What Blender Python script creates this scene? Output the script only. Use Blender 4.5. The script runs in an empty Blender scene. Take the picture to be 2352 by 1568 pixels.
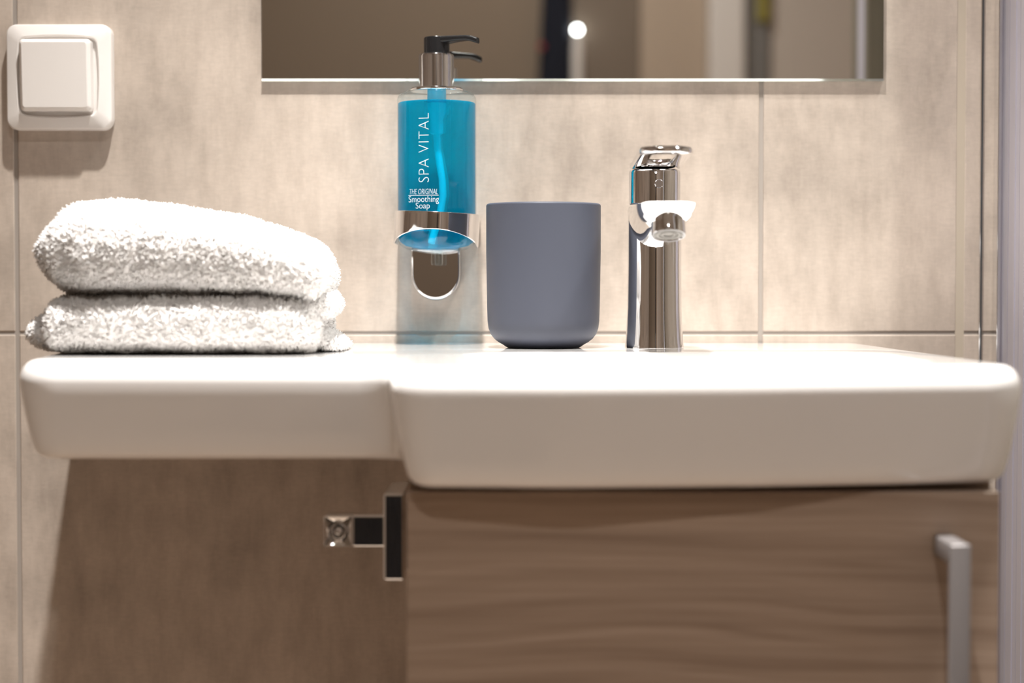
import bpy, bmesh, math, random
import numpy as np
from mathutils import Vector, Matrix, noise

random.seed(4)
rng = np.random.default_rng(7)
S = bpy.context.scene
C = S.collection
PI = math.pi

# ------------------------------------------------------------------ camera
cam_d = bpy.data.cameras.new('camera')
cam = bpy.data.objects.new('camera', cam_d)
C.objects.link(cam)
cam.location = (0, -1.478, 0.95)
cam.rotation_euler = (PI / 2 - math.atan(134 / 4212.0), 0, 0)
cam_d.sensor_width = 36
cam_d.lens = 4212 * 36 / 2352
cam_d.clip_start = 0.02
cam_d.dof.use_dof = True
cam_d.dof.focus_distance = 1.36
cam_d.dof.aperture_fstop = 3.6
S.camera = cam

# ------------------------------------------------------------------ world, exposure
w = bpy.data.worlds.new('world')
S.world = w
w.use_nodes = True
w.node_tree.nodes['Background'].inputs[0].default_value = (0.05, 0.045, 0.04, 1)
w.node_tree.nodes['Background'].inputs[1].default_value = 0.0        # closed room: no light from outside
S.view_settings.view_transform = 'Standard'
S.view_settings.look = 'None'
S.view_settings.gamma = 1
S.view_settings.use_curve_mapping = False
S.view_settings.exposure = -0.05

# ceiling lamps of the room, all above the picture: x, y, power, beam angle
LAMPS = [(-0.06, -0.55, 15.5, 67), (0.67, -0.43, 12, 88), (0.0, -1.80, 10.5, 140)]
CEIL = 2.4
YF = -2.45        # wall behind the camera


# ------------------------------------------------------------------ materials
def sr(r, g, b):
    f = lambda c: (c / 255 / 12.92) if c / 255 <= 0.04045 else ((c / 255 + 0.055) / 1.055) ** 2.4
    return (f(r), f(g), f(b), 1)


def pmat(name, col=(0.8, 0.8, 0.8, 1), rough=0.5, metal=0.0, spec=0.5, coat=0.0, trans=0.0, ior=1.45, emit=None, estr=0):
    m = bpy.data.materials.new(name)
    m.use_nodes = True
    b = m.node_tree.nodes['Principled BSDF']
    b.inputs['Base Color'].default_value = col
    b.inputs['Roughness'].default_value = rough
    b.inputs['Metallic'].default_value = metal
    b.inputs['Specular IOR Level'].default_value = spec
    b.inputs['Coat Weight'].default_value = coat
    b.inputs['Coat Roughness'].default_value = 0.03
    b.inputs['Transmission Weight'].default_value = trans
    b.inputs['IOR'].default_value = ior
    if emit:
        b.inputs['Emission Color'].default_value = emit
        b.inputs['Emission Strength'].default_value = estr
    return m


def nd(m, t, **kw):
    n = m.node_tree.nodes.new(t)
    for k, v in kw.items():
        setattr(n, k, v)
    return n


def lk(m, a, b):
    m.node_tree.links.new(a, b)


def ramp(m, fac, stops):
    r = nd(m, 'ShaderNodeValToRGB')
    el = r.color_ramp.elements
    while len(el) < len(stops):
        el.new(0.5)
    for e, (p, c) in zip(el, stops):
        e.position = p
        e.color = c
    lk(m, fac, r.inputs[0])
    return r.outputs[0]


def noise_tex(m, scale, detail, rough, vec=None, sc=(1, 1, 1), rot=(0, 0, 0)):
    tc = nd(m, 'ShaderNodeTexCoord')
    mp = nd(m, 'ShaderNodeMapping')
    mp.inputs['Scale'].default_value = sc
    mp.inputs['Rotation'].default_value = rot
    lk(m, tc.outputs['Object'], mp.inputs[0])
    n = nd(m, 'ShaderNodeTexNoise')
    n.inputs['Scale'].default_value = scale
    n.inputs['Detail'].default_value = detail
    n.inputs['Roughness'].default_value = rough
    lk(m, mp.outputs[0], n.inputs['Vector'])
    return n


def mix(m, fac, a, b, mode='MIX'):
    x = nd(m, 'ShaderNodeMix', data_type='RGBA', blend_type=mode)
    if isinstance(fac, float):
        x.inputs[0].default_value = fac
    else:
        lk(m, fac, x.inputs[0])
    for s, i in ((a, 6), (b, 7)):
        if isinstance(s, tuple):
            x.inputs[i].default_value = s
        else:
            lk(m, s, x.inputs[i])
    return x.outputs[2]


def tile_mat(name, base, rough=0.42):
    m = pmat(name, base, rough)
    b = m.node_tree.nodes['Principled BSDF']
    d = lambda k: (base[0] * k, base[1] * k * 0.985, base[2] * k * 0.965, 1)
    big = noise_tex(m, 7, 5, 0.62)
    c1 = ramp(m, big.outputs[0], [(0.30, d(0.74)), (0.50, d(1.0)), (0.70, d(1.14))])
    streak = noise_tex(m, 55, 6, 0.7, sc=(1, 1, 0.28))
    c2 = ramp(m, streak.outputs[0], [(0.33, (0.80, 0.79, 0.78, 1)), (0.55, (1, 1, 1, 1)), (0.72, (1.10, 1.10, 1.10, 1))])
    c3 = mix(m, 0.85, c1, c2, 'MULTIPLY')
    weave = noise_tex(m, 420, 3, 0.6, sc=(0.35, 1, 1))
    c4 = ramp(m, weave.outputs[0], [(0.3, (0.87, 0.87, 0.87, 1)), (0.7, (1.08, 1.08, 1.08, 1))])
    c5 = mix(m, 0.5, c3, c4, 'MULTIPLY')
    lk(m, c5, b.inputs['Base Color'])
    bp = nd(m, 'ShaderNodeBump')
    bp.inputs['Strength'].default_value = 0.12
    bp.inputs['Distance'].default_value = 0.0015
    lk(m, streak.outputs[0], bp.inputs['Height'])
    lk(m, bp.outputs[0], b.inputs['Normal'])
    return m


M = {}
M['tile'] = tile_mat('cement_tile', (0.54, 0.468, 0.408, 1))
M['grout'] = pmat('grout', (0.36, 0.32, 0.285, 1), 0.85)
M['silicone'] = pmat('silicone', (0.52, 0.45, 0.36, 1), 0.5)
M['porcelain'] = pmat('porcelain', (0.83, 0.81, 0.795, 1), 0.10, coat=0.6, spec=0.5)
M['chrome'] = pmat('chrome', (0.86, 0.86, 0.87, 1), 0.035, 1.0)
M['chrome_soft'] = pmat('chrome_satin', (0.72, 0.72, 0.74, 1), 0.16, 1.0)
M['gunmetal'] = pmat('aerator_grey', (0.20, 0.19, 0.175, 1), 0.5)
M['alu'] = pmat('anodised_aluminium', (0.60, 0.585, 0.66, 1), 0.34, 0.55)
M['seal'] = pmat('dark_seal', (0.05, 0.055, 0.06, 1), 0.4)
M['switch'] = pmat('switch_plastic', (0.82, 0.785, 0.755, 1), 0.28, spec=0.45)
M['tumbler'] = pmat('matt_blue_grey', (0.060, 0.066, 0.089, 1), 0.5, spec=0.35)
M['black'] = pmat('black_plastic', (0.012, 0.012, 0.013, 1), 0.25)
M['mirror'] = pmat('mirror_silver', (0.80, 0.80, 0.78, 1), 0.0, 1.0)
M['mirror_edge'] = pmat('mirror_bevel', (0.80, 0.87, 0.83, 1), 0.08, 0.9)
M['glass_edge'] = pmat('glass_edge', (0.16, 0.22, 0.20, 1), 0.15)
M['white_print'] = pmat('white_print', (0.60, 0.68, 0.72, 1), 0.5)
M['ceiling'] = pmat('ceiling_paint', (0.75, 0.72, 0.68, 1), 0.9)
M['floor'] = tile_mat('floor_tile', (0.40, 0.315, 0.245, 1))
M['brown_wall'] = pmat('brown_wall', (0.25, 0.193, 0.142, 1), 0.8)
M['pale_trim'] = pmat('pale_trim', (0.62, 0.55, 0.49, 1), 0.5)
M['dark_door'] = pmat('dark_door', (0.205, 0.160, 0.122, 1), 0.7)
M['tan_panel'] = pmat('tan_panel', (0.50, 0.40, 0.31, 1), 0.7)
M['white_trim'] = pmat('white_trim', (0.85, 0.80, 0.76, 1), 0.4)
M['navy'] = pmat('navy_cloth', (0.008, 0.010, 0.02, 1), 0.9)
M['black_cloth'] = pmat('black_cloth', (0.006, 0.006, 0.007, 1), 0.9)
M['red'] = pmat('red_plastic', (0.30, 0.012, 0.02, 1), 0.35)
M['grey_board'] = pmat('grey_board', (0.22, 0.21, 0.20, 1), 0.6)
M['yellow_cloth'] = pmat('yellow_cloth', (0.30, 0.26, 0.06, 1), 0.8)
M['lamp_glow'] = pmat('lamp_glow', (1, 1, 1, 1), 0.5, emit=(1.0, 0.93, 0.84, 1), estr=14)
M['small_glow'] = pmat('small_lamp_glow', (1, 1, 1, 1), 0.5, emit=(0.95, 1.0, 1.0, 1), estr=30)
M['stand_in_case'] = pmat('stand_in_shell', (0.008, 0.009, 0.013, 1), 0.35)


def thin_clear(name, tint, gloss=1.0):
    m = bpy.data.materials.new(name)
    m.use_nodes = True
    nt = m.node_tree
    nt.nodes.remove(nt.nodes['Principled BSDF'])
    out = nt.nodes['Material Output']
    t = nd(m, 'ShaderNodeBsdfTransparent')
    t.inputs[0].default_value = tint
    g = nd(m, 'ShaderNodeBsdfGlossy')
    g.inputs['Roughness'].default_value = 0.03
    fr = nd(m, 'ShaderNodeLayerWeight')          # grazing reflection, the same on both faces
    fr.inputs[0].default_value = 0.5
    pw = nd(m, 'ShaderNodeMath', operation='POWER')
    pw.inputs[1].default_value = 4.0
    lk(m, fr.outputs['Facing'], pw.inputs[0])
    mu = nd(m, 'ShaderNodeMath', operation='MULTIPLY_ADD')
    mu.inputs[1].default_value = 0.6 * gloss
    mu.inputs[2].default_value = 0.035
    lk(m, pw.outputs[0], mu.inputs[0])
    ms = nd(m, 'ShaderNodeMixShader')
    lk(m, mu.outputs[0], ms.inputs[0])
    lk(m, t.outputs[0], ms.inputs[1])
    lk(m, g.outputs[0], ms.inputs[2])
    lk(m, ms.outputs[0], out.inputs[0])
    return m


M['clear'] = thin_clear('clear_plastic', (0.93, 0.97, 0.98, 1))
M['pane'] = thin_clear('shower_glass', (0.93, 0.95, 0.95, 1))


def liquid_mat():
    m = bpy.data.materials.new('blue_soap')
    m.use_nodes = True
    nt = m.node_tree
    b = nt.nodes['Principled BSDF']
    out = nt.nodes['Material Output']
    b.inputs['Base Color'].default_value = (0.0, 0.80, 0.97, 1)
    b.inputs['Roughness'].default_value = 0.02
    b.inputs['Transmission Weight'].default_value = 1
    b.inputs['IOR'].default_value = 1.36
    t = nd(m, 'ShaderNodeBsdfTransparent')
    t.inputs[0].default_value = (0.0, 0.56, 0.77, 1)
    ms = nd(m, 'ShaderNodeMixShader')
    ms.inputs[0].default_value = 0.80
    lk(m, b.outputs[0], ms.inputs[1])
    lk(m, t.outputs[0], ms.inputs[2])
    df = nd(m, 'ShaderNodeBsdfTranslucent')
    df.inputs[0].default_value = (0.0, 0.78, 1.0, 1)
    d2 = nd(m, 'ShaderNodeBsdfDiffuse')
    d2.inputs[0].default_value = (0.0, 0.58, 0.88, 1)
    a = nd(m, 'ShaderNodeMixShader')
    a.inputs[0].default_value = 0.5
    lk(m, df.outputs[0], a.inputs[1])
    lk(m, d2.outputs[0], a.inputs[2])
    ms2 = nd(m, 'ShaderNodeMixShader')
    ms2.inputs[0].default_value = 0.14
    lk(m, ms.outputs[0], ms2.inputs[1])
    lk(m, a.outputs[0], ms2.inputs[2])
    lk(m, ms2.outputs[0], out.inputs[0])
    return m


M['liquid'] = liquid_mat()
M['tube'] = pmat('cyan_tube', (0.75, 1.0, 1.0, 1), 0.6, spec=0.2)


def wood_mat():
    m = pmat('oak_laminate', (0.3, 0.2, 0.14, 1), 0.45, spec=0.4)
    b = m.node_tree.nodes['Principled BSDF']
    warp = noise_tex(m, 4.0, 2, 0.45, sc=(0.6, 1, 2.6))
    tc = nd(m, 'ShaderNodeTexCoord')
    mp = nd(m, 'ShaderNodeMapping')
    mp.inputs['Scale'].default_value = (1.1, 1.1, 42)
    lk(m, tc.outputs['Object'], mp.inputs[0])
    ad = nd(m, 'ShaderNodeVectorMath', operation='MULTIPLY_ADD')
    ad.inputs[1].default_value = (0.2, 0.2, 2.6)
    lk(m, warp.outputs['Color'], ad.inputs[0])
    lk(m, mp.outputs[0], ad.inputs[2])
    n = nd(m, 'ShaderNodeTexNoise')
    n.inputs['Scale'].default_value = 2.4
    n.inputs['Detail'].default_value = 6
    n.inputs['Roughness'].default_value = 0.6
    lk(m, ad.outputs[0], n.inputs['Vector'])
    c = ramp(m, n.outputs[0], [(0.30, (0.270, 0.192, 0.143, 1)), (0.47, (0.365, 0.272, 0.208, 1)), (0.70, (0.445, 0.340, 0.268, 1))])
    fine = noise_tex(m, 60, 4, 0.6, sc=(0.10, 1, 9))
    c2 = ramp(m, fine.outputs[0], [(0.35, (0.88, 0.87, 0.86, 1)), (0.65, (1.05, 1.05, 1.05, 1))])
    lk(m, mix(m, 1.0, c, c2, 'MULTIPLY'), b.inputs['Base Color'])
    return m


M['wood'] = wood_mat()


def towel_mat():
    m = bpy.data.materials.new('white_terry')
    m.use_nodes = True
    nt = m.node_tree
    nt.nodes.remove(nt.nodes['Principled BSDF'])
    d = nd(m, 'ShaderNodeBsdfDiffuse')
    d.inputs[0].default_value = (0.95, 0.93, 0.915, 1)
    t = nd(m, 'ShaderNodeBsdfTranslucent')
    t.inputs[0].default_value = (0.86, 0.82, 0.79, 1)
    ms = nd(m, 'ShaderNodeMixShader')
    ms.inputs[0].default_value = 0.18
    lk(m, d.outputs[0], ms.inputs[1])
    lk(m, t.outputs[0], ms.inputs[2])
    lk(m, ms.outputs[0], nt.nodes['Material Output'].inputs[0])
    return m


M['towel'] = towel_mat()


# ------------------------------------------------------------------ helpers
def tag(o, label=None, cat=None, group=None, kind=None):
    if label: o['label'] = label
    if cat: o['category'] = cat
    if group: o['group'] = group
    if kind: o['kind'] = kind
    return o


def empty(name, loc, label, cat, group=None):
    o = bpy.data.objects.new(name, None)
    o.empty_display_size = 0.02
    o.location = loc
    C.objects.link(o)
    return tag(o, label, cat, group)


def link(name, me, mat, parent=None):
    o = bpy.data.objects.new(name, me)
    if mat is not None and not me.materials:
        me.materials.append(M[mat] if isinstance(mat, str) else mat)
    C.objects.link(o)
    if parent is not None:
        o.parent = parent
        pm = Matrix.Identity(4)
        p = parent
        while p is not None:
            pm = p.matrix_basis @ pm
            p = p.parent
        o.matrix_basis = pm.inverted()        # vertices are given in room coordinates
    return o


def mesh(name, vs, fs, mat, parent=None, smooth=True, angle=None):
    me = bpy.data.meshes.new(name)
    me.from_pydata([tuple(v) for v in vs], [], fs)
    bm = bmesh.new(); bm.from_mesh(me)
    bmesh.ops.recalc_face_normals(bm, faces=bm.faces)
    bm.to_mesh(me); bm.free()
    if smooth:
        me.shade_smooth()
        if angle:
            me.set_sharp_from_angle(angle=math.radians(angle))
    o = link(name, me, mat, parent)
    if smooth and angle:
        harden(o)
    return o


def harden(o):
    wn = o.modifiers.new('wn', 'WEIGHTED_NORMAL')
    wn.keep_sharp = True
    wn.weight = 80


def box(name, x0, x1, y0, y1, z0, z1, mat, parent=None, bev=0.0, seg=3, rot=None):
    bm = bmesh.new()
    bmesh.ops.create_cube(bm, size=1)
    for v in bm.verts:
        v.co = Vector(((x0 + x1) / 2 + v.co.x * abs(x1 - x0), (y0 + y1) / 2 + v.co.y * abs(y1 - y0), (z0 + z1) / 2 + v.co.z * abs(z1 - z0)))
    if bev > 0:
        bmesh.ops.bevel(bm, geom=bm.edges[:], offset=bev, segments=seg, profile=0.5, affect='EDGES')
    if rot is not None:
        bmesh.ops.transform(bm, matrix=rot, verts=bm.verts)
    me = bpy.data.meshes.new(name)
    bm.to_mesh(me); bm.free()
    if bev > 0:
        me.shade_smooth()
        me.set_sharp_from_angle(angle=math.radians(50))
    o = link(name, me, mat, parent)
    if bev > 0:
        harden(o)
    return o


def lathe_data(prof, cx, cy, seg=64, sx=1.0, sy=1.0, cap0=True, cap1=True):
    vs, fs = [], []
    n = len(prof)
    for r, z in prof:
        for k in range(seg):
            a = 2 * PI * k / seg
            vs.append((cx + r * sx * math.cos(a), cy + r * sy * math.sin(a), z))
    for i in range(n - 1):
        for k in range(seg):
            k2 = (k + 1) % seg
            fs.append((i * seg + k, i * seg + k2, (i + 1) * seg + k2, (i + 1) * seg + k))
    if cap0: fs.append(tuple(range(seg - 1, -1, -1)))
    if cap1: fs.append(tuple((n - 1) * seg + k for k in range(seg)))
    return vs, fs


def lathe(name, prof, cx, cy, mat, parent=None, seg=64, angle=40, **kw):
    vs, fs = lathe_data(prof, cx, cy, seg, **kw)
    return mesh(name, vs, fs, mat, parent, True, angle)


def loft(rings, cap0=True, cap1=True):
    n = len(rings[0])
    vs = [p for r in rings for p in r]
    fs = []
    for i in range(len(rings) - 1):
        for k in range(n):
            k2 = (k + 1) % n
            fs.append((i * n + k, i * n + k2, (i + 1) * n + k2, (i + 1) * n + k))
    if cap0: fs.append(tuple(range(n - 1, -1, -1)))
    if cap1: fs.append(tuple((len(rings) - 1) * n + k for k in range(n)))
    return vs, fs


def rrect(hx, hz, r, per=8, bulge=0.0):
    pts = []
    for cx, cz, a0 in ((hx - r, hz - r, 0), (-hx + r, hz - r, 90), (-hx + r, -hz + r, 180), (hx - r, -hz + r, 270)):
        for k in range(per):
            a = math.radians(a0 + 90 * k / (per - 1))
            pts.append((cx + r * math.cos(a), cz + r * math.sin(a)))
    # subdivide the straight sides so that they can bulge
    out = []
    n = len(pts)
    for i in range(n):
        a, b = pts[i], pts[(i + 1) % n]
        out.append(a)
        if (i + 1) % per == 0:
            for k in range(1, 8):
                t = k / 8
                out.append((a[0] + (b[0] - a[0]) * t, a[1] + (b[1] - a[1]) * t))
    if bulge:
        o2 = []
        for x, z in out:
            ux, uz = x / hx, z / hz
            o2.append((x + bulge * ux * max(0, 1 - uz * uz), z + bulge * uz * max(0, 1 - ux * ux)))
        out = o2
    return out


def tube(name, path, rad, mat, parent=None, seg=14):
    pts = [Vector(p) for p in path]
    rings = []
    for i, p in enumerate(pts):
        t = (pts[min(i + 1, len(pts) - 1)] - pts[max(i - 1, 0)]).normalized()
        a = t.cross(Vector((0, 1, 0.3))).normalized()
        b = t.cross(a).normalized()
        r = rad[i] if isinstance(rad, (list, tuple)) else rad
        rings.append([p + (a * math.cos(2 * PI * k / seg) + b * math.sin(2 * PI * k / seg)) * r for k in range(seg)])
    vs, fs = loft(rings)
    return mesh(name, vs, fs, mat, parent, True, 60)


def fillet(pts, radii, per=10):
    out = []
    n = len(pts)
    for i in range(n):
        p0, p, p1 = (np.array(pts[i - 1]), np.array(pts[i]), np.array(pts[(i + 1) % n]))
        r = radii[i]
        if r <= 0:
            out.append(tuple(p)); continue
        a = (p0 - p) / np.linalg.norm(p0 - p)
        b = (p1 - p) / np.linalg.norm(p1 - p)
        ang = math.acos(max(-1, min(1, float(a @ b))))
        d = r / math.tan(ang / 2)
        bis = (a + b) / np.linalg.norm(a + b)
        cc = p + bis * r / math.sin(ang / 2)
        s, e = p + a * d - cc, p + b * d - cc
        a0, a1 = math.atan2(s[1], s[0]), math.atan2(e[1], e[0])
        da = (a1 - a0 + PI) % (2 * PI) - PI
        for k in range(per + 1):
            t = a0 + da * k / per
            out.append((cc[0] + r * math.cos(t), cc[1] + r * math.sin(t)))
    return out


# ------------------------------------------------------------------ the room
XL, XR = -1.05, 1.25


def struct(o):
    o['kind'] = 'structure'
    return o


wall_back = struct(box('wall_back', XL, XR, 0.0009, 0.08, 0, CEIL, 'grout'))
struct(box('wall_front', XL, XR, YF - 0.06, YF, 0, CEIL, 'brown_wall'))
struct(box('wall_left', XL - 0.06, XL, YF, 0.08, 0, CEIL, 'tile'))
struct(box('wall_right', XR, XR + 0.06, YF, 0.08, 0, CEIL, 'tile'))
struct(box('floor', XL, XR, YF, 0.08, -0.06, 0, 'floor'))
struct(box('ceiling', XL, XR, YF, 0.08, CEIL, CEIL + 0.06, 'ceiling'))

# wall tiles, each its own slab with a recessed joint
g = 0.0017
colx = [XL, -0.3988, 0.2004, 0.3609, 0.9600, XR]
rowz = [0.0, 0.3097, 0.9097, 1.5097, 2.1097, CEIL]
for i in range(len(colx) - 1):
    for j in range(len(rowz) - 1):
        x0, x1 = colx[i] + g, colx[i + 1] - g
        if i == 2: x1 = 0.3577
        if i == 3: x0 = 0.3640
        box('tile', x0, x1, 0.0, 0.0105, rowz[j] + g * 0.8, rowz[j + 1] - g * 0.8, 'tile', wall_back, bev=0.0009, seg=2)
# silicone joint between the cut tile and the shower side
struct(box('trim_1', 0.3572, 0.3645, 0.0004, 0.011, 0, CEIL, 'silicone'))
# panels added on the far wall as stand-ins for bands in the mirror
struct(box('door_1', 0.128, 0.270, YF, YF + 0.02, 0, 2.05, 'dark_door'))
struct(box('trim_4', 0.272, 0.413, YF, YF + 0.02, 0, 2.1, 'tan_panel'))
struct(box('trim_5', 0.547, 1.24, YF, YF + 0.02, 0, 2.1, 'pale_trim'))
struct(box('trim_2', 0.415, 0.490, YF, YF + 0.05, 0, 2.1, 'white_trim', bev=0.006))
struct(box('trim_3', 0.492, 0.545, YF, YF + 0.03, 0, 2.1, 'grey_board', bev=0.004))

# ------------------------------------------------------------------ ceiling lamps
for i, (lx, ly, pw, spr) in enumerate(LAMPS):
    lab = ['white recessed ceiling downlight above the towel end of the washbasin',
           'white recessed ceiling downlight above the shower side',
           'white recessed ceiling downlight above the suitcase'][i]
    where = ('washbasin', 'shower', 'room')[i]
    e = empty('downlight_%s_offscreen' % where, (lx, ly, CEIL), lab, 'ceiling lamp', 'recessed ceiling downlights')
    lathe('ring', [(0.047, CEIL - 0.0005), (0.047, CEIL - 0.004), (0.040, CEIL - 0.007), (0.034, CEIL - 0.005), (0.033, CEIL - 0.0005)], lx, ly, 'switch', e, 40)
    lathe('diffuser_%s_offscreen' % where, [(0.033, CEIL - 0.001), (0.033, CEIL - 0.003), (0.001, CEIL - 0.0032)], lx, ly, 'lamp_glow', e, 40)
    ld = bpy.data.lights.new('downlight_beam_%s_offscreen' % where, 'AREA')
    ld.shape = 'DISK'; ld.size = 0.06; ld.energy = pw
    ld.color = (1.0, 0.965, 0.925)
    ld.spread = math.radians(spr)
    lo = bpy.data.objects.new('downlight_beam_%s_offscreen' % where, ld)
    C.objects.link(lo); lo.parent = e
    lo.location = (0, 0, -0.012)

# ------------------------------------------------------------------ washbasin
T = 0.902
plan = [(-0.345, 0.0), (-0.3135, -0.329), (-0.078, -0.329), (-0.068, -0.434), (0.030, -0.4415), (0.150, -0.432), (0.3062, -0.407), (0.2858, 0.0)]
rad = [0, 0.030, 0.020, 0.028, 0.25, 0.35, 0.034, 0]
OL = fillet(plan, rad, 12)
dense = []
for i in range(len(OL)):
    a, b = np.array(OL[i]), np.array(OL[(i + 1) % len(OL)])
    L = np.linalg.norm(b - a)
    k = max(1, int(L / 0.02))
    for q in range(k):
        dense.append(tuple(a + (b - a) * q / k))
OL = np.array(dense)
nn = len(OL)
nrm = []
for i in range(nn):
    e1 = OL[i] - OL[i - 1]; e2 = OL[(i + 1) % nn] - OL[i]
    e1 /= np.linalg.norm(e1); e2 /= np.linalg.norm(e2)
    t = e1 + e2
    t /= np.linalg.norm(t)
    nrm.append((-t[1], t[0]))          # inward for a counter-clockwise plan
nrm = np.array(nrm)
area = 0.5 * sum(OL[i][0] * OL[(i + 1) % nn][1] - OL[(i + 1) % nn][0] * OL[i][1] for i in range(nn))
if area < 0: nrm = -nrm


def ring_at(off, z, zslab=None):
    r = []
    for p, q in zip(OL, nrm):
        if p[1] > -1e-4:
            sgn = 0
            if abs(p[0] - OL[:, 0].min()) < 0.004: sgn = 1
            if abs(p[0] - 0.2858) < 1e-4: sgn = -1
            x, y = p[0] + sgn * off, -0.0003
        else:
            x, y = p + q * off
        zz = z
        if zslab is not None:
            k = min(1, max(0, (-p[1] - 0.335) / 0.04)) if p[1] < -0.05 else 0
            zz = zslab + (z - zslab) * k
        r.append((x, y, zz))
    return r


prof = [(0.0150, T, None), (0.0105, T - 0.0004, None), (0.0070, T - 0.0016, None), (0.0042, T - 0.0036, None), (0.0020, T - 0.0066, None), (0.0006, T - 0.0105, None), (0.0, T - 0.015, None),
        (0.0012, T - 0.024, None), (0.0030, T - 0.036, T - 0.033), (0.0052, T - 0.048, T - 0.044), (0.0075, T - 0.058, T - 0.053), (0.0095, T - 0.0645, T - 0.0588), (0.0120, T - 0.0680, T - 0.0620), (0.0160, T - 0.0700, T - 0.0638), (0.0230, T - 0.0705, T - 0.0643)]
vs, fs = loft([ring_at(o, z, zs) for o, z, zs in prof], cap0=False, cap1=False)
me = bpy.data.meshes.new('washbasin')
me.from_pydata(vs, [], fs)
bm = bmesh.new(); bm.from_mesh(me)
bm.verts.ensure_lookup_table()
bcx, bcy, bhx, bhy = 0.112, -0.302, 0.147, 0.104
bowl = []
for inset, dz, rr_ in ((0, 0, 0.05), (0.003, 0.0006, 0.049), (0.007, 0.003, 0.047), (0.010, 0.008, 0.046), (0.014, 0.022, 0.045), (0.020, 0.040, 0.043), (0.032, 0.050, 0.038), (0.055, 0.0535, 0.03)):
    bowl.append([bm.verts.new((bcx + x, bcy + y, T - dz)) for x, y in rrect(bhx - inset, bhy - inset, rr_)])
for a, b in zip(bowl[:-1], bowl[1:]):
    for k in range(len(a)):
        k2 = (k + 1) % len(a)
        bm.faces.new((a[k], b[k], b[k2], a[k2]))
bm.faces.new(bowl[-1])
bm.verts.ensure_lookup_table()
bm.edges.ensure_lookup_table()
top = [bm.verts[i] for i in range(nn)]
edges = []
for loop in (top, bowl[0]):
    for k in range(len(loop)):
        v1, v2 = loop[k], loop[(k + 1) % len(loop)]
        edges.append(bm.edges.get((v1, v2)) or bm.edges.new((v1, v2)))
bmesh.ops.triangle_fill(bm, edges=edges, use_beauty=True, use_dissolve=False)
bm.verts.ensure_lookup_table()
bot = [bm.verts[(len(prof) - 1) * nn + i] for i in range(nn)]
bedges = [bm.edges.get((bot[k], bot[(k + 1) % nn])) for k in range(nn)]
bmesh.ops.triangle_fill(bm, edges=bedges, use_beauty=True, use_dissolve=False)
bmesh.ops.recalc_face_normals(bm, faces=bm.faces)
bm.to_mesh(me); bm.free()
me.shade_smooth()
me.set_sharp_from_angle(angle=math.radians(55))
basin_root = empty('washbasin', (0.1, 0, 0.83), 'glossy white ceramic washbasin with a side shelf carrying towels', 'washbasin')
o = link('basin_body', me, 'porcelain', basin_root)
wn = o.modifiers.new('wn', 'WEIGHTED_NORMAL'); wn.keep_sharp = True
lathe('drain', [(0.001, T - 0.0530), (0.020, T - 0.0530), (0.023, T - 0.0515), (0.019, T - 0.0500), (0.001, T - 0.0495)], bcx - 0.005, bcy, 'chrome', basin_root, 40)

# ------------------------------------------------------------------ vanity cabinet
cab = empty('vanity_cabinet', (0.11, -0.2, 0.28), 'oak-look vanity cabinet under the washbasin with one grey handle', 'cabinet')
cx0, cx1 = -0.0622, 0.2868
box('body', cx0 + 0.0005, cx1 - 0.0005, -0.384, -0.0005, 0.28, 0.8318, 'wood', cab, bev=0.0006, seg=1)
door = box('door', cx0, cx1, -0.4040, -0.3850, 0.28, 0.8275, 'wood', cab, bev=0.0012, seg=2)
# bow handle with square section
hx0, hx1, hy = 0.2478, 0.2592, -0.4475
M['handle'] = pmat('handle_grey', (0.25, 0.232, 0.232, 1), 0.34, 0.5)
bm = bmesh.new()
sec = [(hy, 0.8025), (hy, 0.4825), (-0.4036, 0.4825), (-0.4036, 0.4945), (hy + 0.0075, 0.4945), (hy + 0.0075, 0.7905), (-0.4036, 0.7905), (-0.4036, 0.8025)]
va = [bm.verts.new((hx0, y, z)) for y, z in sec]
vb = [bm.verts.new((hx1, y, z)) for y, z in sec]
bm.faces.new(va); bm.faces.new(list(reversed(vb)))
for k in range(8):
    k2 = (k + 1) % 8
    bm.faces.new((va[k], vb[k], vb[k2], va[k2]))
bmesh.ops.recalc_face_normals(bm, faces=bm.faces)
bmesh.ops.bevel(bm, geom=bm.edges[:], offset=0.0012, segments=2, profile=0.5, affect='EDGES')
me = bpy.data.meshes.new('handle'); bm.to_mesh(me); bm.free()
me.shade_smooth(); me.set_sharp_from_angle(angle=math.radians(50))
hd = link('handle', me, 'handle', door)
hd['label'] = 'grey metal bow handle'

# ------------------------------------------------------------------ paper or towel holder on the cabinet side
th = empty('towel_holder', (-0.0617, -0.29, 0.79), 'square chrome towel holder on the side of the oak cabinet', 'towel holder')
br = box('bracket', -0.0811, -0.0675, -0.328, -0.258, 0.7627, 0.8178, 'chrome', th, bev=0.0017)
box('mount', -0.0677, -0.0614, -0.322, -0.264, 0.7687, 0.8118, 'chrome', th, bev=0.0006)
box('arm', -0.1026, -0.0805, -0.3060, -0.2940, 0.7808, 0.8012, 'chrome', th, bev=0.0014)
# knob: square cap whose face is dished around a small boss
rings = []
for h, y, r in ((0.0085, -0.282, 0.001), (0.0095, -0.283, 0.0015), (0.0095, -0.3060, 0.0015), (0.0088, -0.3072, 0.0014)):
    rings.append([(-0.1116 + x, y, 0.7908 + z) for x, z in rrect(h, h * 1.07, r)])
base = rrect(1, 1, 0.999)
for h, y in ((0.0072, -0.3066), (0.0058, -0.3035), (0.0042, -0.3020), (0.0030, -0.3035), (0.0022, -0.3070), (0.0010, -0.3085)):
    rings.append([(-0.1116 + x * h, y, 0.7908 + z * h) for x, z in base])
vs, fs = loft(rings)
mesh('knob', vs, fs, 'chrome', th, True, 55)

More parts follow.
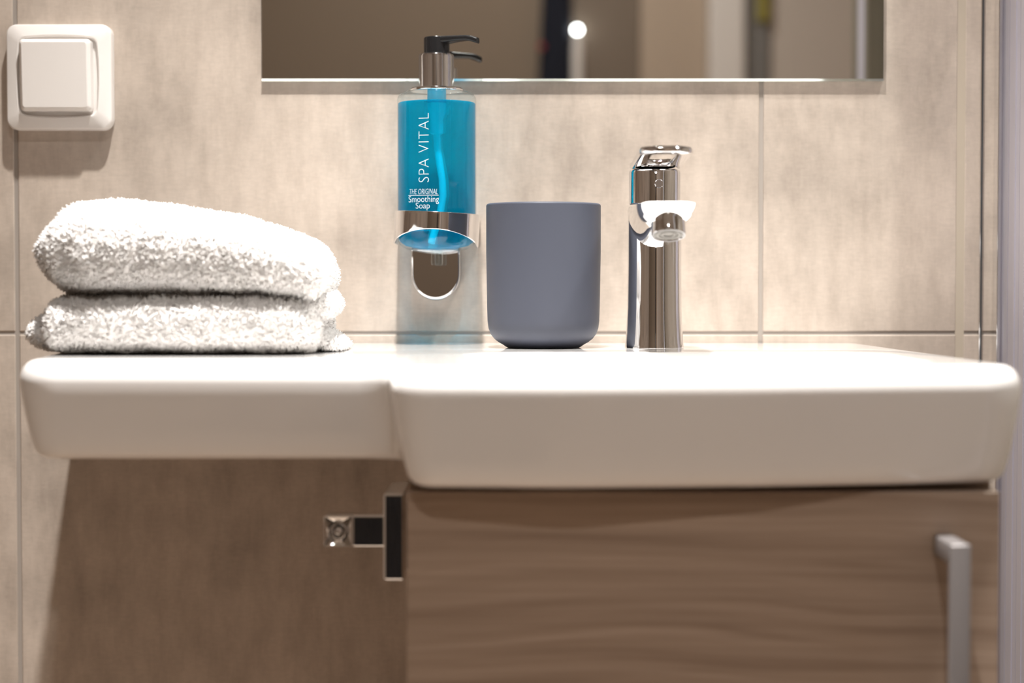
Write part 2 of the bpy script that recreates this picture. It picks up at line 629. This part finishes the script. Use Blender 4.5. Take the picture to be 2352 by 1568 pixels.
# ------------------------------------------------------------------ light switch
sw = empty('light_switch', (-0.3608, 0, 1.114), 'white square light switch with rounded frame beside the mirror', 'light switch')
scx, scz = -0.3607, 1.1140
rings = []
for h, y, r, b in ((0.0416, -0.0002, 0.0085, 0), (0.0419, -0.0012, 0.0085, 0), (0.0419, -0.0062, 0.0085, 0), (0.0415, -0.0076, 0.0082, 0), (0.0404, -0.0086, 0.0075, 0),
                   (0.0320, -0.0098, 0.0050, 0.0016), (0.0312, -0.0100, 0.0050, 0.0020), (0.0305, -0.0098, 0.0048, 0.0020), (0.0300, -0.0095, 0.0046, 0.0020), (0.0297, -0.0078, 0.0045, 0.0020)):
    rings.append([(scx + x, y * 1.6, scz + z) for x, z in rrect(h, h, r, bulge=b)])
vs, fs = loft(rings)
mesh('frame', vs, fs, 'switch', sw, True, 42)
rings = []
for h, y, r in ((0.0284, -0.0076, 0.0034), (0.0284, -0.0118, 0.0034), (0.0281, -0.0130, 0.0033), (0.0262, -0.0146, 0.0024), (0.0254, -0.0149, 0.0020)):
    rings.append([(scx - 0.0008 + x, y * 1.6 - (0.0020 * z / 0.028 if y < -0.01 else 0), scz + 0.0005 + z) for x, z in rrect(h, h, r)])
vs, fs = loft(rings)
mesh('rocker', vs, fs, 'switch', sw, True, 20)

# ------------------------------------------------------------------ mirror
mr = empty('wall_mirror', (0.0486, 0, 1.112), 'frameless wall mirror above the soap bottle and tap', 'mirror')
mx0, mx1, mz0, mz1 = -0.2003, 0.2975, 1.1116, 1.812
box('backing', mx0 + 0.0004, mx1 - 0.0004, -0.0032, -0.0003, mz0 + 0.0004, mz1, 'glass_edge', mr)
mesh('mirror_face', [(mx0 + 0.0005, -0.0052, mz0 + 0.0017), (mx1 - 0.0005, -0.0052, mz0 + 0.0017), (mx1 - 0.0005, -0.0052, mz1), (mx0 + 0.0005, -0.0052, mz1),
                     (mx0 + 0.0005, -0.0031, mz0 + 0.0017), (mx1 - 0.0005, -0.0031, mz0 + 0.0017), (mx1 - 0.0005, -0.0031, mz1), (mx0 + 0.0005, -0.0031, mz1)],
     [(0, 1, 2, 3), (4, 7, 6, 5), (0, 3, 7, 4), (1, 5, 6, 2), (3, 2, 6, 7), (0, 4, 5, 1)], 'mirror', mr, False)
mesh('bevel', [(mx0, -0.0052, mz0 + 0.0017), (mx1, -0.0052, mz0 + 0.0017), (mx1, -0.0036, mz0), (mx0, -0.0036, mz0), (mx0, -0.0005, mz0), (mx1, -0.0005, mz0), (mx0, -0.0005, mz0 + 0.0017), (mx1, -0.0005, mz0 + 0.0017)],
     [(0, 1, 2, 3), (3, 2, 5, 4), (4, 5, 7, 6), (6, 7, 1, 0), (0, 3, 4, 6), (1, 7, 5, 2)], 'mirror_edge', mr, False)

# ------------------------------------------------------------------ tumbler
tx, ty = 0.0234, -0.112
R0 = 0.0426
pr = [(0.0005, T + 0.0002), (0.0268, T + 0.0002), (0.0278, T + 0.0006), (0.0300, T + 0.0022), (0.0335, T + 0.0042), (0.0368, T + 0.0068), (0.0393, T + 0.0102), (0.0409, T + 0.0145), (0.0416, T + 0.020), (0.0419, T + 0.030),
      (R0, T + 0.070), (R0, T + 0.1052), (0.0423, T + 0.1062), (0.0415, T + 0.1068), (0.0400, T + 0.1066), (0.0392, T + 0.1055), (0.0388, T + 0.060), (0.0380, T + 0.020), (0.034, T + 0.012), (0.0005, T + 0.010)]
o = lathe('toothbrush_tumbler', pr, tx, ty, 'tumbler', None, 96, 60)
tag(o, 'matt blue-grey toothbrush tumbler beside the chrome tap', 'tumbler')

# ------------------------------------------------------------------ tap
ax, ay = 0.1042, -0.136
tap = empty('basin_tap', (ax, ay, T), 'chrome single-lever basin tap with an open loop handle', 'tap')
pr = [(0.0005, T), (0.0215, T), (0.0216, T + 0.002), (0.0212, T + 0.004), (0.0206, T + 0.012), (0.0198, T + 0.030), (0.0195, T + 0.060), (0.0195, T + 0.1015), (0.0190, T + 0.1035), (0.0005, T + 0.1035)]
lathe('body', pr, ax, ay, 'chrome', tap, 80, 40)
# spout: flat-topped, round-bellied nose that thins towards the tip
rings = []
N = 13
ytip = -0.2545
for i in range(N):
    t = i / (N - 1)
    y = ay + 0.004 + (ytip - ay - 0.004) * t
    half = 0.0196 + 0.0006 * math.sin(PI * t)
    zt = T + 0.1030 - 0.0005 * t
    depth = 0.032 - 0.0170 * t ** 0.85
    if t > 0.86:
        k = (t - 0.86) / 0.14
        half *= math.sqrt(max(0.0, 1 - (k * 0.42) ** 2))
        depth *= (1 - 0.12 * k)
    ring = []
    for q in range(9):                      # top edge, slightly rounded
        u = -1 + 2 * q / 8
        ring.append((ax + half * u, y, zt - 0.0012 * u ** 6))
    for q in range(1, 24):                  # belly
        a = PI * q / 24
        c_, s_ = math.cos(a), math.sin(a)
        ring.append((ax + half * math.copysign(abs(c_) ** 0.85, c_), y + 0.013 * abs(s_) * t ** 2, zt - 0.0012 - depth * abs(s_) ** 1.05))
    rings.append(ring)
vs, fs = loft(rings)
sp = mesh('spout', vs, fs, 'chrome', tap, True, 48)
# aerator, tipped slightly towards the basin's front
aer = Matrix.Translation((0.1054, -0.2385, T + 0.0895)) @ Matrix.Rotation(math.radians(-20), 4, 'X')


def xf(vs, mtx):
    return [tuple(mtx @ Vector(v)) for v in vs]


vs, fs = lathe_data([(0.0105, 0.004), (0.0116, 0.002), (0.0118, -0.0092), (0.0114, -0.0102), (0.0102, -0.0102), (0.0099, -0.0092)], 0, 0, 48, cap1=False)
ae = mesh('aerator', xf(vs, aer), fs, 'chrome', sp, True, 40)
vs, fs = lathe_data([(0.0101, -0.0070), (0.0100, -0.0092), (0.0084, -0.0088), (0.0082, -0.0098), (0.0068, -0.0098), (0.0066, -0.0088), (0.0052, -0.0088), (0.0050, -0.0099), (0.0036, -0.0099), (0.0034, -0.0090), (0.0004, -0.0090)], 0, 0, 40)
mesh('aerator_insert', xf(vs, aer), fs, 'gunmetal', sp, True, 30)
# handle: cartridge cap, loop lever, index dot
pr = [(0.0005, T + 0.1050), (0.0184, T + 0.1050), (0.0188, T + 0.1058), (0.0188, T + 0.1285), (0.0183, T + 0.1300), (0.0168, T + 0.1306), (0.0005, T + 0.1306)]
hdl = lathe('handle', pr, ax, ay, 'chrome', tap, 80, 40)
box('handle_joint', ax - 0.010, ax + 0.010, ay - 0.010, ay + 0.010, T + 0.1020, T + 0.1060, 'seal', tap)
vs, fs = lathe_data([(0.0032, 0.0), (0.0032, 0.0012), (0.0028, 0.0016), (0.0004, 0.0016)], 0, 0, 28)
dm = Matrix.Translation((ax + 0.0016, ay - 0.0186, T + 0.1195)) @ Matrix.Rotation(math.radians(90), 4, 'X')
mesh('index_dot', xf(vs, dm), fs, 'chrome_soft', hdl, True, 30)


def oval(hx, y0, y1, r, per=12):
    return [(x, (y0 + y1) / 2 + y) for x, y in rrect(hx, abs(y1 - y0) / 2, r, per)]


# loop lever: outer outline and hole in plan, rising from the cap to the tip
def lever_z(y):
    t = max(0.0, min(1.0, (ay + 0.019 - y) / 0.118))
    return T + 0.1290 + 0.0058 * t


rings = []
zo = [(-0.0012, 0.0), (0.0, 0.0014), (0.0, 0.0036), (-0.0010, 0.0048), (-0.0028, 0.0054)]
outer_n = None
for off, dz in zo:
    pts = oval(0.0182 + off, ay + 0.0185 + off, -0.2470 - off, 0.0150 + off * 0.5)
    rings.append([(ax + x, y, lever_z(y) + dz + (0.0015 if y > ay else 0)) for x, y in pts])
for off, dz in [(0.0018, 0.0052), (0.0008, 0.0044), (0.0, 0.0032), (0.0, 0.0014), (0.0012, 0.0)]:
    pts = oval(0.0086 + off, ay - 0.0300 + off, -0.2375 - off, 0.0082 + off * 0.5)
    rings.append([(ax + x, y, lever_z(y) + dz + (0.0015 if y > ay else 0)) for x, y in pts])
rings.append(rings[0])
n = len(rings[0])
vs, fs = loft(rings[:-1], False, False)
L = (len(rings) - 2) * n
for k in range(n):
    k2 = (k + 1) % n
    fs.append((L + k, L + k2, k2, k))
mesh('lever', vs, fs, 'chrome', hdl, True, 55)

# ------------------------------------------------------------------ soap bottle and its wall holder
bx, by = -0.0584, -0.050
RB = 0.0302
sd = empty('soap_dispenser', (bx, by, 0.975), 'clear pump bottle of bright blue soap held on the wall', 'soap bottle')
shell = [(0.0040, 0.9640), (0.0046, 0.9655), (0.0046, 0.9735), (0.0120, 0.9742), (0.0230, 0.9762), (0.0290, 0.9795), (RB + 0.0002, 0.9840), (RB + 0.0004, 0.9880),
         (RB + 0.0004, 1.0915), (RB, 1.0938), (0.0288, 1.0960), (0.0255, 1.0977), (0.0200, 1.0985), (0.0150, 1.0990)]
lathe('bottle', shell, bx, by, 'clear', sd, 96, 60, cap0=True, cap1=False)
liq = [(0.0010, 0.9760), (0.0150, 0.9768), (0.0240, 0.9788), (0.0285, 0.9820), (0.0298, 0.9860), (RB - 0.0002, 0.9900), (RB - 0.0002, 1.0888), (RB - 0.0010, 1.0895), (0.0010, 1.0894)]
lathe('liquid_soap', liq, bx, by, 'liquid', sd, 96, 50)
lathe('neck_ring', [(0.0010, 1.0985), (0.0200, 1.0985), (0.0205, 1.0992), (0.0205, 1.1002), (0.0198, 1.1008), (0.0010, 1.1008)], bx, by, 'chrome', sd, 64, 40)
lathe('collar', [(0.0010, 1.1006), (0.0136, 1.1006), (0.0137, 1.1015), (0.0137, 1.1250), (0.0132, 1.1268), (0.0115, 1.1276), (0.0105, 1.1270), (0.0010, 1.1268)], bx - 0.0003, by, 'chrome_soft', sd, 64, 40)
ph = lathe('pump_head', [(0.0010, 1.1268), (0.0100, 1.1268), (0.0100, 1.1392), (0.0094, 1.1402), (0.0010, 1.1404)], bx + 0.0001, by, 'black', sd, 48, 40)
# nozzle: flat tapering spout ending in a small downturned tip
d = Vector((0.0322, -0.0160, 0)); dl = d.length; d.normalize(); sd_ = Vector((-d.y, d.x, 0))
rings = []
for t, hw, zt, zb in ((0.0, 0.0078, 1.1402, 1.1345), (0.25, 0.0070, 1.1404, 1.1352), (0.5, 0.0052, 1.1403, 1.1362), (0.75, 0.0040, 1.1402, 1.1364), (0.88, 0.0034, 1.1396, 1.1350), (1.0, 0.0028, 1.1380, 1.1335)):
    p = Vector((bx, by, 0)) + d * dl * t
    ring = []
    hz = (zt - zb) / 2
    for x, z in rrect(hw, hz, min(hw, hz) * 0.7, 5):
        q = p + sd_ * x
        ring.append((q.x, q.y, (zt + zb) / 2 + z))
    rings.append(ring)
vs, fs = loft(rings)
mesh('nozzle', vs, fs, 'black', ph, True, 50)
# pump housing and dip tube inside
lathe('pump_housing', [(0.0010, 1.0985), (0.0072, 1.0985), (0.0074, 1.0880), (0.0068, 1.0810), (0.0052, 1.0770), (0.0050, 1.0665), (0.0046, 1.0655), (0.0010, 1.0655)], bx, by, 'tube', sd, 32, 40)
tube('dip_tube', [(bx, by, 1.067), (bx + 0.0005, by, 1.055), (bx + 0.0022, by - 0.001, 1.043), (bx + 0.0042, by - 0.002, 1.030), (bx + 0.0048, by - 0.002, 1.018), (bx + 0.0030, by - 0.002, 1.006), (bx - 0.0010, by - 0.003, 0.993), (bx - 0.0040, by - 0.006, 0.981)], 0.0028, 'tube', sd)


def text_mesh(body, shear=0.0, offset=0.0, spacing=1.0):
    cu = bpy.data.curves.new('txt', 'FONT')
    cu.body = body
    cu.shear = shear
    cu.offset = offset
    cu.space_character = spacing
    cu.resolution_u = 5
    ob = bpy.data.objects.new('txt', cu)
    C.objects.link(ob)
    dg = bpy.context.evaluated_depsgraph_get()
    m_ = bpy.data.meshes.new_from_object(ob.evaluated_get(dg))
    vs = np.array([v.co[:2] for v in m_.vertices])
    bm_ = bmesh.new(); bm_.from_mesh(m_)
    bmesh.ops.triangulate(bm_, faces=bm_.faces)
    fs = [tuple(v.index for v in f.verts) for f in bm_.faces]
    bm_.free()
    bpy.data.objects.remove(ob)
    bpy.data.curves.remove(cu)
    bpy.data.meshes.remove(m_)
    return vs, fs


def wrap_text(name, body, u0, u1, z0, z1, rot=False, shear=0.0, offset=0.0, spacing=1.0):
    vs, fs = text_mesh(body, shear, offset, spacing)
    mn, mxx = vs.min(0), vs.max(0)
    vs = (vs - mn) / (mxx - mn)
    out = []
    r = RB + 0.0008
    for a, b in vs:
        if rot: a, b = 1 - b, a
        u = u0 + (u1 - u0) * a
        z = z0 + (z1 - z0) * b
        ang = math.asin(max(-0.99, min(0.99, u / r)))
        out.append((bx + r * math.sin(ang), by - r * math.cos(ang), z))
    o = mesh(name, out, fs, 'white_print', sd, False)
    return o


wrap_text('brand_lettering', 'SPA VITAL', -0.0127, -0.0048, 1.0268, 1.0790, rot=True, offset=-0.022, spacing=1.08)
wrap_text('tagline_lettering', 'THE ORIGINAL', -0.0199, 0.0019, 1.0177, 1.0217, shear=0.2, offset=-0.016)
wrap_text('product_lettering', 'Smoothing', -0.0206, 0.0028, 1.0102, 1.0163, offset=-0.010)
wrap_text('product_lettering', 'Soap', -0.0150, -0.0042, 1.0054, 1.0112, offset=-0.010)
vsl, fsl = [], []
for k in range(13):
    u = -0.0208 + 0.0234 * k / 12
    a = math.asin(u / (RB + 0.0008)); r = RB + 0.0008
    vsl += [(bx + r * math.sin(a), by - r * math.cos(a), 1.01665), (bx + r * math.sin(a), by - r * math.cos(a), 1.0171)]
    if k: fsl.append((2 * k - 2, 2 * k, 2 * k + 1, 2 * k - 1))
mesh('rule_line', vsl, fsl, 'white_print', sd, False)

# holder: strap around the bottle, running back to a tongue-shaped plate on the wall
ho = empty('bottle_holder', (bx, 0, 0.94), 'polished chrome wall holder gripping the blue soap bottle', 'holder')
tiltm = Matrix.Translation((bx, by, 0.998)) @ Matrix.Rotation(math.radians(2.6), 4, 'Y') @ Matrix.Translation((-bx, -by, -0.998))
path = []
for k in range(41):
    a = math.radians(-2 - 176 * k / 40)           # from right side around the front to the left
    path.append((bx + 0.0322 * math.cos(a), by + 0.0322 * math.sin(a), -math.sin(a)))
path = [(bx + 0.0318, -0.001, 0), (bx + 0.0322, by + 0.018, 0)] + path + [(bx - 0.0322, by + 0.018, 0), (bx - 0.0318, -0.001, 0)]
rings = []
for i, (x, y, fr) in enumerate(path):
    p0 = path[max(0, i - 1)]; p1 = path[min(len(path) - 1, i + 1)]
    t = Vector((p1[0] - p0[0], p1[1] - p0[1], 0)).normalized()
    nrm_ = Vector((t.y, -t.x, 0))
    if nrm_.dot(Vector((x - bx, y - by, 0))) < 0: nrm_ = -nrm_
    zb = 0.9790 + 0.0120 * max(0, fr) ** 1.2
    zt = 1.0045
    ring = []
    for u, v in rrect(0.0008, (zt - zb) / 2, 0.0006, 4):
        q = Vector((x, y, (zt + zb) / 2 + v)) + nrm_ * u
        ring.append(tuple(tiltm @ q))
    rings.append(ring)
vs, fs = loft(rings)
mesh('strap', vs, fs, 'chrome', ho, True, 50)
# tongue plate
pts = [(-0.0198, 0.036), (-0.0198, 0.0)]
for k in range(25):
    a = PI + PI * k / 24
    pts.append((0.0198 * math.cos(a), -0.0005 + 0.0205 * math.sin(a)))
pts += [(0.0198, 0.0), (0.0198, 0.036)]
rings = []
pcx, pcz = -0.0610, 0.9570
for s, y in ((1.0, -0.0006), (1.0, -0.0105), (0.985, -0.0122), (0.955, -0.0132), (0.92, -0.0135), (0.90, -0.0135), (0.86, -0.0135)):
    rings.append([(pcx + x * s, y, pcz + (z - 0.008) * s + 0.008) for x, z in pts])
vs, fs = loft(rings)
mesh('back_plate', vs, fs, 'chrome', ho, True, 30)

# ------------------------------------------------------------------ towels
def superell(a, e):
    c_, s_ = math.cos(a), math.sin(a)
    return math.copysign(abs(c_) ** (2 / e), c_), math.copysign(abs(s_) ** (2 / e), s_)


def interp(x, pts):
    xs = [p[0] for p in pts]; ys = [p[1] for p in pts]
    return float(np.interp(x, xs, ys))


def pillow(top, bot, yf, yb, x0, x1, e=2.7, ns=64, nr=72, seed=0, amp=0.0022, er=0.012):
    """a soft folded bundle between the profiles top(x) and bot(x); ends rounded over er"""
    rings = []
    for i in range(ns):
        t = i / (ns - 1)
        x = x0 + (x1 - x0) * (0.5 - 0.5 * math.cos(PI * t))
        dx = min(x - x0, x1 - x)
        k = 1.0 if dx > er else math.sqrt(max(0.0, 1 - (1 - dx / er) ** 2))
        k = max(k, 0.02)
        zt, zb = interp(x, top), interp(x, bot)
        zc, hz = (zt + zb) / 2, (zt - zb) / 2 * (0.45 + 0.55 * k) if k > 0.03 else 0.0005
        hz = (zt - zb) / 2 * k ** 0.8
        f_, b_ = interp(x, yf), interp(x, yb)
        yc, hy_ = (f_ + b_) / 2, (b_ - f_) / 2 * (0.80 + 0.20 * k)
        ring = []
        for q in range(nr):
            aa = 2 * PI * q / nr
            c_, s_ = superell(aa, e if not isinstance(e, tuple) else (e[0] if math.sin(aa) >= 0 else e[1]))
            p = Vector((x, yc + hy_ * c_, zc + hz * s_))
            nz = noise.noise(p * 55 + Vector((seed, 0, 0))) * amp + noise.noise(p * 160 + Vector((0, seed, 0))) * amp * 0.35
            ring.append((p.x, p.y + nz * c_, p.z + nz * s_ * 0.8))
        rings.append(ring)
    return loft(rings)


def pile(vs, fs, count, length, seed, zmin=None, name='terry_pile', parent=None):
    """tufts of terry pile standing on the surface"""
    r = np.random.default_rng(seed)
    V = np.array(vs)
    tris = []
    for f in fs:
        if len(f) == 4:
            tris.append((f[0], f[1], f[2])); tris.append((f[0], f[2], f[3]))
        else:
            for k in range(1, len(f) - 1): tris.append((f[0], f[k], f[k + 1]))
    Tt = np.array(tris)
    A, B, D = V[Tt[:, 0]], V[Tt[:, 1]], V[Tt[:, 2]]
    nr_ = np.cross(B - A, D - A)
    ar = np.linalg.norm(nr_, axis=1) + 1e-12
    N_ = nr_ / ar[:, None]
    cen = V.mean(0)
    flip = np.sign(((A + B + D) / 3 - cen)[:, 2] * N_[:, 2] + ((A + B + D) / 3 - cen)[:, 1] * N_[:, 1])
    if flip.sum() < 0: N_ = -N_
    idx = r.choice(len(Tt), count, p=ar / ar.sum())
    u, v = r.random(count), r.random(count)
    sw_ = u + v > 1
    u[sw_], v[sw_] = 1 - u[sw_], 1 - v[sw_]
    P = A[idx] + (B - A)[idx] * u[:, None] + (D - A)[idx] * v[:, None]
    n0 = N_[idx]
    dirn = n0 + r.normal(0, 0.45, (count, 3)) + np.array([0, 0, -0.15])
    dirn /= np.linalg.norm(dirn, axis=1)[:, None]
    bend = dirn + r.normal(0, 0.5, (count, 3))
    bend /= np.linalg.norm(bend, axis=1)[:, None]
    ln = length * r.uniform(0.55, 1.2, count)
    side = np.cross(dirn, r.normal(0, 1, (count, 3)))
    side /= np.linalg.norm(side, axis=1)[:, None]
    sid2 = np.cross(dirn, side)
    wd = r.uniform(0.00045, 0.00080, count)
    rows = []
    p0 = P - n0 * 0.0006
    p1 = P + dirn * (ln * 0.6)[:, None]
    p2 = p1 + bend * (ln * 0.45)[:, None]
    for p, k in ((p0, 1.0), (p1, 1.15)):
        for q in range(3):
            a = 2 * PI * q / 3
            rows.append(p + (side * math.cos(a) + sid2 * math.sin(a)) * (wd * k)[:, None])
    rows.append(p2)
    VV = np.stack(rows, 1).reshape(-1, 3)
    if zmin is not None:
        VV[:, 2] = np.maximum(VV[:, 2], zmin)
    b0 = np.arange(count) * 7
    q = []
    for k in range(3):
        k2 = (k + 1) % 3
        q.append(np.stack([b0 + k, b0 + k2, b0 + 3 + k2], 1)); q.append(np.stack([b0 + k, b0 + 3 + k2, b0 + 3 + k], 1))
        q.append(np.stack([b0 + 3 + k, b0 + 3 + k2, b0 + 6], 1))
    F = np.concatenate(q)
    me = bpy.data.meshes.new(name)
    me.vertices.add(len(VV)); me.vertices.foreach_set('co', VV.astype(np.float32).ravel())
    me.loops.add(F.size); me.loops.foreach_set('vertex_index', F.astype(np.int32).ravel())
    me.polygons.add(len(F)); me.polygons.foreach_set('loop_start', np.arange(0, F.size, 3, dtype=np.int32))
    me.update(calc_edges=True); me.validate()
    me.shade_smooth()
    o = link(name, me, 'towel', parent)
    o['kind'] = 'stuff'
    return o


lower = empty('folded_towel', (-0.22, -0.19, T), 'flatter folded white terry towel lying directly on the washbasin shelf', 'towel', 'folded white towels')
upper = empty('folded_towel', (-0.225, -0.19, 0.943), 'puffy folded white terry towel on top of the other towel', 'towel', 'folded white towels')
ZL = T + 0.0012
low_parts = [
    ('main_fold', dict(top=[(-0.316, 0.9405), (-0.29, 0.9415), (-0.20, 0.9430), (-0.15, 0.9410), (-0.134, 0.936)], bot=[(-0.32, ZL), (-0.13, ZL)],
                       yf=[(-0.315, -0.262), (-0.27, -0.268), (-0.16, -0.266), (-0.134, -0.255)], yb=[(-0.32, -0.105), (-0.13, -0.105)], x0=-0.3125, x1=-0.1330, e=(3.3, 3.3), seed=1, er=0.008), 32000),
    ('end_fold', dict(top=[(-0.333, 0.922), (-0.318, 0.930), (-0.30, 0.930)], bot=[(-0.333, 0.908), (-0.318, ZL + 0.001), (-0.28, ZL)],
                      yf=[(-0.333, -0.235), (-0.28, -0.245)], yb=[(-0.333, -0.12), (-0.28, -0.115)], x0=-0.3300, x1=-0.285, e=2.6, seed=2, ns=30, er=0.009), 11000),
    ('corner_fold', dict(top=[(-0.16, 0.930), (-0.140, 0.925), (-0.128, 0.913), (-0.118, 0.907)], bot=[(-0.16, ZL), (-0.118, ZL)],
                         yf=[(-0.16, -0.235), (-0.118, -0.20)], yb=[(-0.16, -0.12), (-0.118, -0.13)], x0=-0.165, x1=-0.1195, e=2.4, seed=3, ns=30, er=0.006), 9000)]
up_parts = [
    ('main_fold', dict(top=[(-0.318, 0.990), (-0.310, 1.000), (-0.297, 1.0045), (-0.275, 1.0060), (-0.245, 1.0035), (-0.21, 0.9985), (-0.18, 0.9925), (-0.155, 0.9845), (-0.138, 0.9775), (-0.128, 0.971)],
                       bot=[(-0.318, 0.953), (-0.305, 0.9445), (-0.28, 0.9420), (-0.20, 0.9420), (-0.15, 0.9400), (-0.128, 0.9385)],
                       yf=[(-0.318, -0.255), (-0.28, -0.272), (-0.16, -0.268), (-0.13, -0.256)], yb=[(-0.318, -0.11), (-0.13, -0.11)], x0=-0.3120, x1=-0.1290, e=(2.15, 3.0), seed=5, er=0.008), 40000),
    ('end_fold', dict(top=[(-0.327, 0.983), (-0.315, 0.992), (-0.29, 0.996)], bot=[(-0.327, 0.962), (-0.315, 0.950), (-0.29, 0.945)],
                      yf=[(-0.327, -0.235), (-0.29, -0.25)], yb=[(-0.327, -0.12), (-0.29, -0.115)], x0=-0.3240, x1=-0.285, e=2.5, seed=6, ns=30, er=0.012), 13000),
    ('corner_fold', dict(top=[(-0.155, 0.950), (-0.135, 0.9475), (-0.124, 0.942)], bot=[(-0.155, 0.9400), (-0.137, 0.9265), (-0.124, 0.927)],
                         yf=[(-0.155, -0.24), (-0.124, -0.22)], yb=[(-0.155, -0.13), (-0.124, -0.13)], x0=-0.1500, x1=-0.1245, e=2.3, seed=8, ns=30, er=0.009), 8000)]
sd0 = 20
for root, parts in ((lower, low_parts), (upper, up_parts)):
    for nm, kw, cnt in parts:
        vs, fs = pillow(**kw)
        pt = mesh(nm, vs, fs, 'towel', root, True)
        pile(vs, fs, cnt, 0.0034, sd0, ZL - 0.0008 if root is lower else None, parent=pt)
        sd0 += 1

# ------------------------------------------------------------------ shower screen at the right
sh = empty('shower_screen', (0.39, -0.02, 0.1), 'glass shower screen with grey aluminium wall profile beside the washbasin', 'shower screen')
Z0, Z1 = 0.06, 2.06
box('cover_strip', 0.3758, 0.3768, -0.0028, -0.0002, Z0, Z1, 'chrome', sh, bev=0.0005, seg=2)
box('gasket', 0.3768, 0.3780, -0.0022, -0.0002, Z0, Z1, 'seal', sh)
wp = box('wall_profile', 0.3872, 0.4050, -0.0130, -0.0002, Z0, Z1, 'chrome', sh, bev=0.0006, seg=2)
yy = -0.0128
for wdt, xo, mt in ((0.006, 0.3925, 'alu'), (0.010, 0.3912, 'alu'), (0.0012, 0.3925, 'alu'), (0.016, 0.3914, 'alu'), (0.004, 0.3906, 'alu'), (0.010, 0.3914, 'alu'), (0.002, 0.3925, 'alu'), (0.012, 0.3912, 'alu'), (0.003, 0.3906, 'alu'), (0.022, 0.3914, 'alu')):
    box('rib', xo, 0.4030, yy - wdt, yy, Z0, Z1, mt, wp)
    yy -= wdt
box('pane', 0.3950, 0.4010, -0.52, yy + 0.004, Z0 + 0.02, Z1, 'pane', sh)
M['post'] = pmat('post_bronze', (0.17, 0.15, 0.115, 1), 0.35, 0.3)
box('post', 0.3800, 0.4160, -0.595, -0.505, Z0 - 0.06, Z1, 'post', sh, bev=0.003)
box('post_edge', 0.3788, 0.3802, -0.552, -0.515, Z0 - 0.06, Z1, 'alu', sh)

# ------------------------------------------------------------------ stand-ins added behind the camera for unidentified reflections in mirror and chrome
coat = empty('coat_stand_in', (0.09, YF, 1.75), 'stand-in for an unidentified dark shape in the mirror, a navy coat hanging narrow on the far wall beside the globe lamp', 'coat')  # added for a dark strip in the mirror, source unknown
rings = []
for i in range(22):
    t = i / 21
    z = 1.74 - 1.0 * t
    hw = 0.020 + 0.018 * math.sin(PI * min(1, t * 1.6) * 0.5) - (0.006 if 0.40 < t < 0.6 else 0)
    rings.append([(0.090 + hw * (1 + 0.13 * math.sin(5 * a + 3 * t)) * math.cos(a) + 0.003 * math.sin(9 * t), YF + 0.036 + 0.030 * math.sin(a) * (1 + 0.12 * math.sin(4 * a)), z) for a in [2 * PI * k / 40 for k in range(40)]])
vs, fs = loft(rings)
cl = mesh('cloth', vs, fs, 'navy', coat, True, 60)
box('hook', 0.085, 0.095, YF + 0.0005, YF + 0.030, 1.735, 1.765, 'chrome', coat, bev=0.002)
vs, fs = lathe_data([(0.0065, 0), (0.0065, 0.003), (0.0005, 0.004)], 0, 0, 20)
mesh('red_dot', xf(vs, Matrix.Translation((0.0615, YF + 0.062, 1.445)) @ Matrix.Rotation(PI * -0.5, 4, 'X')), fs, 'red', coat, True, 40)  # stands in for an unidentified red point in the mirror

wl = empty('bright_spot_globe', (0.137, YF, 1.2), 'small glowing white globe on a pale stem, standing in for a bright spot in the mirror', 'wall lamp')  # glowing stand-in for a bright mirror spot of unknown source
pr = [(0.0005, 1.4755)] + [(0.0060 * math.sin(a), 1.4815 - 0.0060 * math.cos(a)) for a in [PI * k / 12 for k in range(1, 12)]] + [(0.0005, 1.4875)]
lathe('globe', pr, 0.137, YF + 0.045, 'small_glow', wl, 24, 60)
lathe('stem', [(0.0005, 1.10), (0.011, 1.10), (0.011, 1.440), (0.009, 1.460), (0.005, 1.476), (0.0005, 1.476)], 0.137, YF + 0.045, 'white_trim', wl, 24, 40)
box('stem_bracket', 0.128, 0.146, YF, YF + 0.040, 1.12, 1.16, 'pale_trim', wl, bev=0.002)

yc_ = tag(box('yellow_stand_in', 0.5145, 0.5430, YF + 0.0302, YF + 0.040, 1.50, 1.78, 'yellow_cloth', bev=0.004), 'yellowish cloth hanging on the grey board, standing in for a yellowish strip in the mirror', 'cloth')  # added in place of an unidentified yellowish strip in the mirror

su = empty('stand_in_case', (-0.24, -1.80, 0), 'dark shape added for the chrome to reflect, a black upright ribbed suitcase standing on the floor opposite the vanity cabinet', 'stand_in_case')  # dark bulk added only so that the chrome reflects something black
box('shell', -0.43, -0.06, -1.94, -1.70, 0.045, 0.72, 'stand_in_case', su, bev=0.035, seg=5)
for k in range(7):
    x = -0.40 + 0.05 * k
    box('rib', x - 0.006, x + 0.006, -1.701, -1.696, 0.10, 0.66, 'stand_in_case', su, bev=0.002)
tube('grip', [(-0.31, -1.82, 0.70), (-0.31, -1.82, 0.765), (-0.29, -1.82, 0.78), (-0.20, -1.82, 0.78), (-0.18, -1.82, 0.765), (-0.18, -1.82, 0.70)], 0.011, 'black', su)
for x in (-0.39, -0.10):
    for y in (-1.90, -1.74):
        vs, fs = lathe_data([(0.012, -0.012), (0.024, -0.012), (0.025, -0.008), (0.025, 0.008), (0.024, 0.012), (0.012, 0.012)], 0, 0, 24)
        mesh('wheel', xf(vs, Matrix.Translation((x, y, 0.025)) @ Matrix.Rotation(PI / 2, 4, 'Y')), fs, 'black', su, True, 40)
